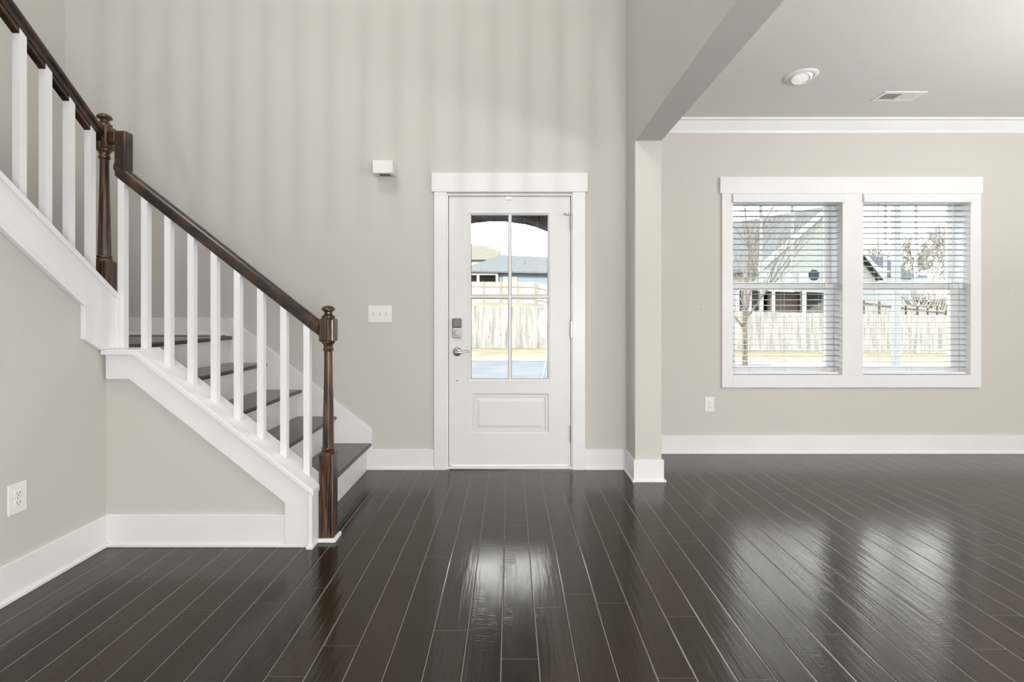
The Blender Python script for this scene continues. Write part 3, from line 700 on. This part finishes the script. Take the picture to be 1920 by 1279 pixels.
# ---- house with blue siding seen through the door
def P(px, py, y): return ((px-CX)*y/F, y, H+(CY-py)*y/F)
t = thing('blue_house', 'blue sided house with grey hip roof on the hill seen through the front door glass', 'house', (2, 46, 2))
e0 = P(936, 510, 45); zE = 4.93
m = MB(); m.box(-1.02, 6.6, 45, 53, 1.5, 4.9); m.build('wall', BLUES, t)
m = MB(); ov = .35; x0, x1, y0, y1 = -4.6, 7.0, 44.3, 54; zr = 6.85; xr0 = -1.0
m.poly([(x0, y0, zE+.08), (x1, y0, zE-.12), (x1, y1, zE), (x0, y1, zE), (xr0, 48.5, zr+.05), (x1-2.5, 48.5, zr-.2), (x0, y0, zE-.06), (x1, y0, zE-.26), (x1, y1, zE-.15), (x0, y1, zE-.15)],
       [(0,1,5,4),(1,2,5),(2,3,4,5),(3,0,4),(0,6,7,1),(1,7,8,2),(2,8,9,3),(3,9,6,0),(6,9,8,7)]); m.build('roof', SHINGLE, t)
m = MB(); m.box(x0+.1, -1.1, 44.5, 44.7, 4.62, 4.82); m.build('porch_beam', EXTW, t)
for px in (896.5, 932): x = (px-CX)*44.6/F; MB().box(x-.12, x+.12, 44.48, 44.72, 1.6, 4.65).build('porch_post', EXTW, t)
MB().box(x0, -1.02, 49, 49.2, 1.6, 4.8).build('porch_wall', PORCHB, t)
m = MB(); m.box(-2.25, -1.5, 48.9, 49.0, 3.6, 4.35); o = m.build('window', EXTW, t)
MB().box(-2.2, -1.9, 48.86, 48.9, 3.65, 4.3).box(-1.85, -1.55, 48.86, 48.9, 3.65, 4.3).build('pane', EXDARK, o)
m = MB(); m.box(-.68, .62, 44.9, 45.0, 3.7, 4.52); m.build('shutter_panel', EXTW, t)
MB().lathe([(.06, 5.6), (.06, 6.35)], 1.3, 46.2, 10).build('roof_vent', EXDARK, t)
MB().box(3.2, 3.5, 44.85, 45.0, 4.55, 4.65).build('soffit_lamp', EXDARK, t)
# tan roof behind
t = thing('tan_house', 'house with tan shingle roof showing behind the blue house on the left', 'house', (-5, 62, 2))
m = MB(); a1, a2, a3, a4 = P(860, 457, 62), P(911, 460.5, 62), P(917, 469, 60), P(940, 472, 60)
m.poly([P(855, 487, 58), P(940, 487, 58), a4, a3, a2, a1, P(855, 487, 66), P(940, 487, 66)], [(0, 1, 2, 3, 4, 5), (6, 7, 1, 0), (7, 2, 1), (7, 6, 5, 4, 3, 2), (6, 0, 5)])
m.build('roof', SHINGLE2, t)
MB().box(-6.2, -1.2, 58.5, 65, 1.5, 7.6).build('wall', EXTW, t)

# ---- mint gabled house through the windows
th = R(30); A = Vector((21.35, 34, 8.48)); g = Vector((math.cos(th), math.sin(th), 0)); r = Vector((-math.sin(th), math.cos(th), 0)); hw = 7.8; ze = 3.92; zb = -.6
t = thing('mint_house', 'pale mint gabled house with grey roof behind the near fence, seen through the windows', 'house', tuple(A-Vector((0, 0, A.z-zb))))
El = A-g*hw; El.z = ze; Er = A+g*hw; Er.z = ze; B_ = 13.5
m = MB(); base = [El+g*.4, Er-g*.4, A-Vector((0,0,.35))]
gl = El+g*.45; gr_ = Er-g*.45
m.prism([(gl.x, gl.y, zb+3.2), (gr_.x, gr_.y, zb+3.2), (gr_.x, gr_.y, ze+.05), (A.x, A.y, A.z-.3), (gl.x, gl.y, ze+.05)], r*B_)
gm = gl+g*9.2
m.prism([(gm.x, gm.y, zb), (gr_.x, gr_.y, zb), (gr_.x, gr_.y, zb+3.2), (gm.x, gm.y, zb+3.2)], r*B_)
m.build('wall', MINT, t)
gk = gl+r*3.0
MB().prism([(gk.x, gk.y, zb), ((gm+r*3).x, (gm+r*3).y, zb), ((gm+r*3).x, (gm+r*3).y, zb+3.2), (gk.x, gk.y, zb+3.2)], r*8).build('porch_wall', mat('porch_grey_wall', (.04, .043, .041), .8), t)
m = MB(); off = -r*.45
for s_, E in ((-1, El), (1, Er)):
    m.prism([tuple(A+off), tuple(E+off-g*(-s_)*.0), tuple(E+off+Vector((0,0,-.22))), tuple(A+off+Vector((0,0,-.22)))], r*(B_+.9))
m.build('roof', SHINGLE, t)
m = MB()
for E in (El, Er): m.prism([tuple(A+off*1.06+Vector((0,0,.02))), tuple(E+off*1.06+Vector((0,0,.02))), tuple(E+off*1.06+Vector((0,0,-.36))), tuple(A+off*1.06+Vector((0,0,-.36)))], r*.10)
m.build('rake_board', EXTW, t)
for px in (1379, 1402, 1424, 1446, 1503):
    # porch posts stand on the front line gl -> along g
    k = (px-CX)/F; s_ = (k*gl.y-gl.x)/(g.x-k*g.y); p = gl+g*s_-r*.1
    wd = .10 if px < 1500 else .14
    MB().box(p.x-wd, p.x+wd, p.y-wd, p.y+wd, zb, zb+3.25).build('porch_post', EXTW, t)
p = gl+g*5.2+r*2.6; p.z = zb; MB().prism([tuple(p), tuple(p+g*3.6), tuple(p+g*3.6+Vector((0,0,3.6))), tuple(p+Vector((0,0,3.6)))], -r*.1).build('porch_panel', mat('porch_peach_panel', (.13, .095, .07), .8), t)
m = MB(); p = gl+g*4.4-r*.2; 
for q0, q1 in ((1.5, 2.6),):
    a_ = gl+g*.2-r*.12; b_ = gl+g*3.9-r*.12
m.prism([(a_.x, a_.y, zb+3.15), (b_.x, b_.y, zb+3.15), (b_.x, b_.y, zb+3.55), (a_.x, a_.y, zb+3.55)], r*.12); m.build('porch_beam', EXTW, t)
wnd = gl-r*.04
for s0 in (-.1, 2.3, 4.1):
    a_ = wnd+g*(s0+.35); b_ = a_+g*1.15
    fr = MB().prism([(a_.x, a_.y, zb+3.72), (b_.x, b_.y, zb+3.72), (b_.x, b_.y, zb+4.5), (a_.x, a_.y, zb+4.5)], r*.05).build('window', EXTW, t)
    a_ = a_+g*.06-r*.02; b_ = b_-g*.06-r*.02
    MB().prism([(a_.x, a_.y, zb+3.80), (b_.x, b_.y, zb+3.80), (b_.x, b_.y, zb+4.42), (a_.x, a_.y, zb+4.42)], r*.03).build('pane', EXDARK, fr)

# ---- distant house to the right
t = thing('distant_house', 'distant house with blue grey roof and white rake boards low in the right window', 'house', (38, 50, -1))
def pr(pts, y, dy, mt, name): return MB().prism([P(a, b_, y) for a, b_ in pts], (0, dy, 0)).build(name, mt, t)
pr([(1600, 478), (1655, 482), (1712, 515), (1712, 522), (1600, 512)], 52, 6, SHINGLE3, 'roof')
pr([(1600, 512), (1712, 522), (1712, 616), (1600, 616)], 52.3, 5, siding_mat('far_grey_siding', (.09, .095, .095)), 'wall')
pr([(1628, 492), (1636, 491), (1660, 508), (1655, 510)], 50, .2, EXTW, 'rake_board')
pr([(1636, 505), (1656, 503), (1670, 509), (1636, 513)], 50.4, .2, EXTW, 'dormer')
t = thing('far_shed', 'pale blue building block far off in the right window beside dark brush', 'building', (45, 54, -1))
pr([(1714, 520), (1737, 522), (1737, 613), (1714, 613)], 56.5, 3, BLUES, 'wall')
pr([(1668, 510), (1740, 517), (1740, 522), (1668, 514)], 60, 2, SHINGLE3, 'roof')

# ---- trees
def tree(name, label, x, y, z0, hgt, r0, seed, mt, spread=.5, depth=5, fork=.3, lean=0, nch=3, group=None, sides=5, rmin=.0):
    rg = random.Random(seed); m = MB(); cnt = [0]
    def grow(p, d_, L_, r_, lv):
        cnt[0] += 1
        if cnt[0] > 2600: return
        n = 4; pts = [p.copy()]; rr = [r_]; q = p.copy(); dd = d_.copy()
        for i in range(n):
            dd = (dd+Vector((rg.uniform(-1, 1), rg.uniform(-1, 1), rg.uniform(-.3, .8)))*.09).normalized(); q = q+dd*L_/n; pts.append(q.copy()); rr.append(max(rmin, r_*(1-.42*(i+1)/n)))
            if lv < depth and i >= 0 and rg.random() < .75:
                a = rg.uniform(0, 6.283); sd = Vector((math.cos(a), math.sin(a), 0)); nd_ = (dd+sd*rg.uniform(.4, .95)*spread*1.6).normalized()
                grow(q, nd_, L_*rg.uniform(.5, .78), rr[-1]*.55, lv+1)
        m.tube(pts, rr, sides if lv < 2 else 3)
        if lv < depth:
            for k in range(2):
                a = rg.uniform(0, 6.283); nd_ = (dd+Vector((math.cos(a), math.sin(a), .1))*spread*.6).normalized(); grow(q, nd_, L_*.72, rr[-1]*.8, lv+1)
    t = thing(name, label, 'tree', (x, y, z0), group)
    p = Vector((x, y, z0)); tp = MB(); top = p+Vector((lean, 0, hgt*fork)); tp.tube([p-Vector((0,0,.1)), p+(top-p)*.5, top], [r0*1.15, r0, r0*.9], 10); tp.build('trunk', mt, t, smooth=True)
    grow(top, Vector((lean*.1, 0, 1)).normalized(), hgt*(1-fork)*.42, r0*.85, 0)
    for k in range(nch):
        a = 6.283*k/nch+rg.uniform(-.5, .5); q = p+(top-p)*rg.uniform(.72, 1); grow(q, Vector((math.cos(a)*.7, math.sin(a)*.7, 1)).normalized(), hgt*(1-fork)*.34, r0*.45, 1)
    m.build('branches', mt, t, smooth=False); return t
tree('young_tree', 'young bare tree with pale trunk standing in front of the left window', (1397-CX)*9/F, 9, gz(4)-.0, 4.4, .050, 5, BARK, .34, 4, .36, nch=4)
for i, (px, y, hh, sd, w_) in enumerate(((1632, 96, 14.5, 3, 'leftmost of the hazy trees in the right window, over the roof peak'), (1700, 74, 13, 9, 'middle hazy tree in the right window, rising over the white porch post'), (1752, 88, 16, 13, 'rightmost hazy tree in the right window, over the dark brush'))):
    tree('bare_tree', 'bare winter tree, '+w_, (px-CX)*y/F, y, -1, hh, .24, sd, BARK2, .8, 5, .15, nch=9, rmin=.036, group='hazy trees beyond the right window')
# low brush
t = MB(); rb = random.Random(5)
for k in range(300):
    x0b = rb.uniform(36.4, 40.2); y0b = 45+rb.uniform(-.8, .8); zz = -.6; h_ = rb.uniform(1.4, 3.9)
    t.tube([(x0b, y0b, zz), (x0b+rb.uniform(-.5, .5), y0b, zz+h_*.6), (x0b+rb.uniform(-1, 1), y0b+rb.uniform(-.3, .3), zz+h_)], [.09, .07, .04], 3)
tag(t.build('brush', BARK2, base=(38.3, 45, -.6)), 'tangled grey brush above the receding fence at the right edge of the right window', 'bush')
# white post just outside the right window
o = MB().box((1678.5-CX)*6/F, (1689.5-CX)*6/F, 6, 6.07, -.4, 3.2).build('white_post', POSTM, base=(4.69, 6.03, -.4), bevel=.006)
tag(o, 'slim white post standing just outside the right window', 'post')

# ---- stone porch arch in front of the door
rad, zc, xc = 1.65, .705, -.174
n = 40; hw_ = 1.30
def arc(rr, k): a = math.asin(hw_/rad)*(2*k/n-1); return (xc+rr*math.sin(a), zc+rr*math.cos(a))
m = MB(); V = []; 
pts_in = [arc(rad+.16, k) for k in range(n+1)]
poly = [(-2.3, 6.0, -.45), (-2.3, 6.0, 3.4), (2.0, 6.0, 3.4), (2.0, 6.0, -.45), (xc+hw_+.12, 6.0, -.45)] + [(x, 6.0, z) for x, z in reversed(pts_in)] + [(xc-hw_-.12, 6.0, -.45)]
m2 = MB(); m2.box(-2.3, xc-hw_-.02, 6.0, 6.4, -.45, 3.4); m2.box(xc+hw_+.02, 2.0, 6.0, 6.4, -.45, 3.4)
for k in range(n):
    (xa, za), (xb, zb_) = arc(rad+.03, k), arc(rad+.03, k+1)
    (xa, za), (xb, zb_) = arc(rad+.004, k), arc(rad+.004, k+1)
    m2.poly([(xa, 6.0, za), (xb, 6.0, zb_), (xb, 6.0, 3.4), (xa, 6.0, 3.4), (xa, 6.4, za), (xb, 6.4, zb_), (xb, 6.4, 3.4), (xa, 6.4, 3.4)], [(0,1,2,3),(4,7,6,5),(0,4,5,1),(3,2,6,7),(0,3,7,4),(1,5,6,2)])
m2.build('wall_porch', MORTAR); struct(bpy.data.objects['wall_porch'])
rb = random.Random(11); m = MB(); a = -math.asin(hw_/rad)
amax = -a
while a < amax:
    da = rb.uniform(.075, .15); b1 = min(a+da, amax); ri = rad-rb.uniform(-.003, .004); ro = rad+rb.uniform(.09, .20); gp = .004
    yq = 5.97-rb.uniform(0, .02)
    q = [(xc+rr*math.sin(aa), yq, zc+rr*math.cos(aa)) for rr, aa in ((ri, a+gp), (ri, b1-gp), (ro, b1-gp), (ro, a+gp))]
    m.prism(q, (0, .42, 0)); a = b1
o = m.build('arch_stones', STONE, bpy.data.objects['wall_porch'], bevel=.012)
struct(MB().box(-2.3, 2.0, DF+.24, 6.4, 3.0, 3.1).build('ceiling_porch', mat('white_porch_beadboard', (.45, .45, .44), .6)))
struct(MB().box(-2.3, 2.0, DF+.24, 6.4, -.45, -.06).build('floor_porch', KERB))
# slanted metal rail at the porch edge
LRM = mat('pale_blue_grey_metal', (.22, .27, .30), .4)
t = thing('porch_handrail', 'slender pale metal handrail slanting beside the porch, right edge of the door glass', 'handrail', (.42, 6.3, -.06))
def pp(px, py, y): return Vector(P(px, py, y))
y_ = 5.9
m = MB(); m.tube([pp(1028.5, 650, y_+.6), pp(1015.5, 722, y_-.1)], .011, 8); m.build('top_bar', LRM, t, smooth=True)
m = MB(); m.tube([pp(1030, 655, y_+.6), pp(1021, 722, y_-.1)], .006, 8); m.build('lower_bar', LRM, t, smooth=True)
m = MB(); q = pp(1016, 715, y_); m.tube([(q.x, q.y, -.06), (q.x, q.y, q.z)], .010, 8); m.build('post', LRM, t, smooth=True)
m = MB(); q = pp(1027.6, 625, y_+.05); m.tube([(q.x, q.y, -.06), (q.x, q.y, q.z)], .0085, 8); m.build('post', EXDARK, t, smooth=True)
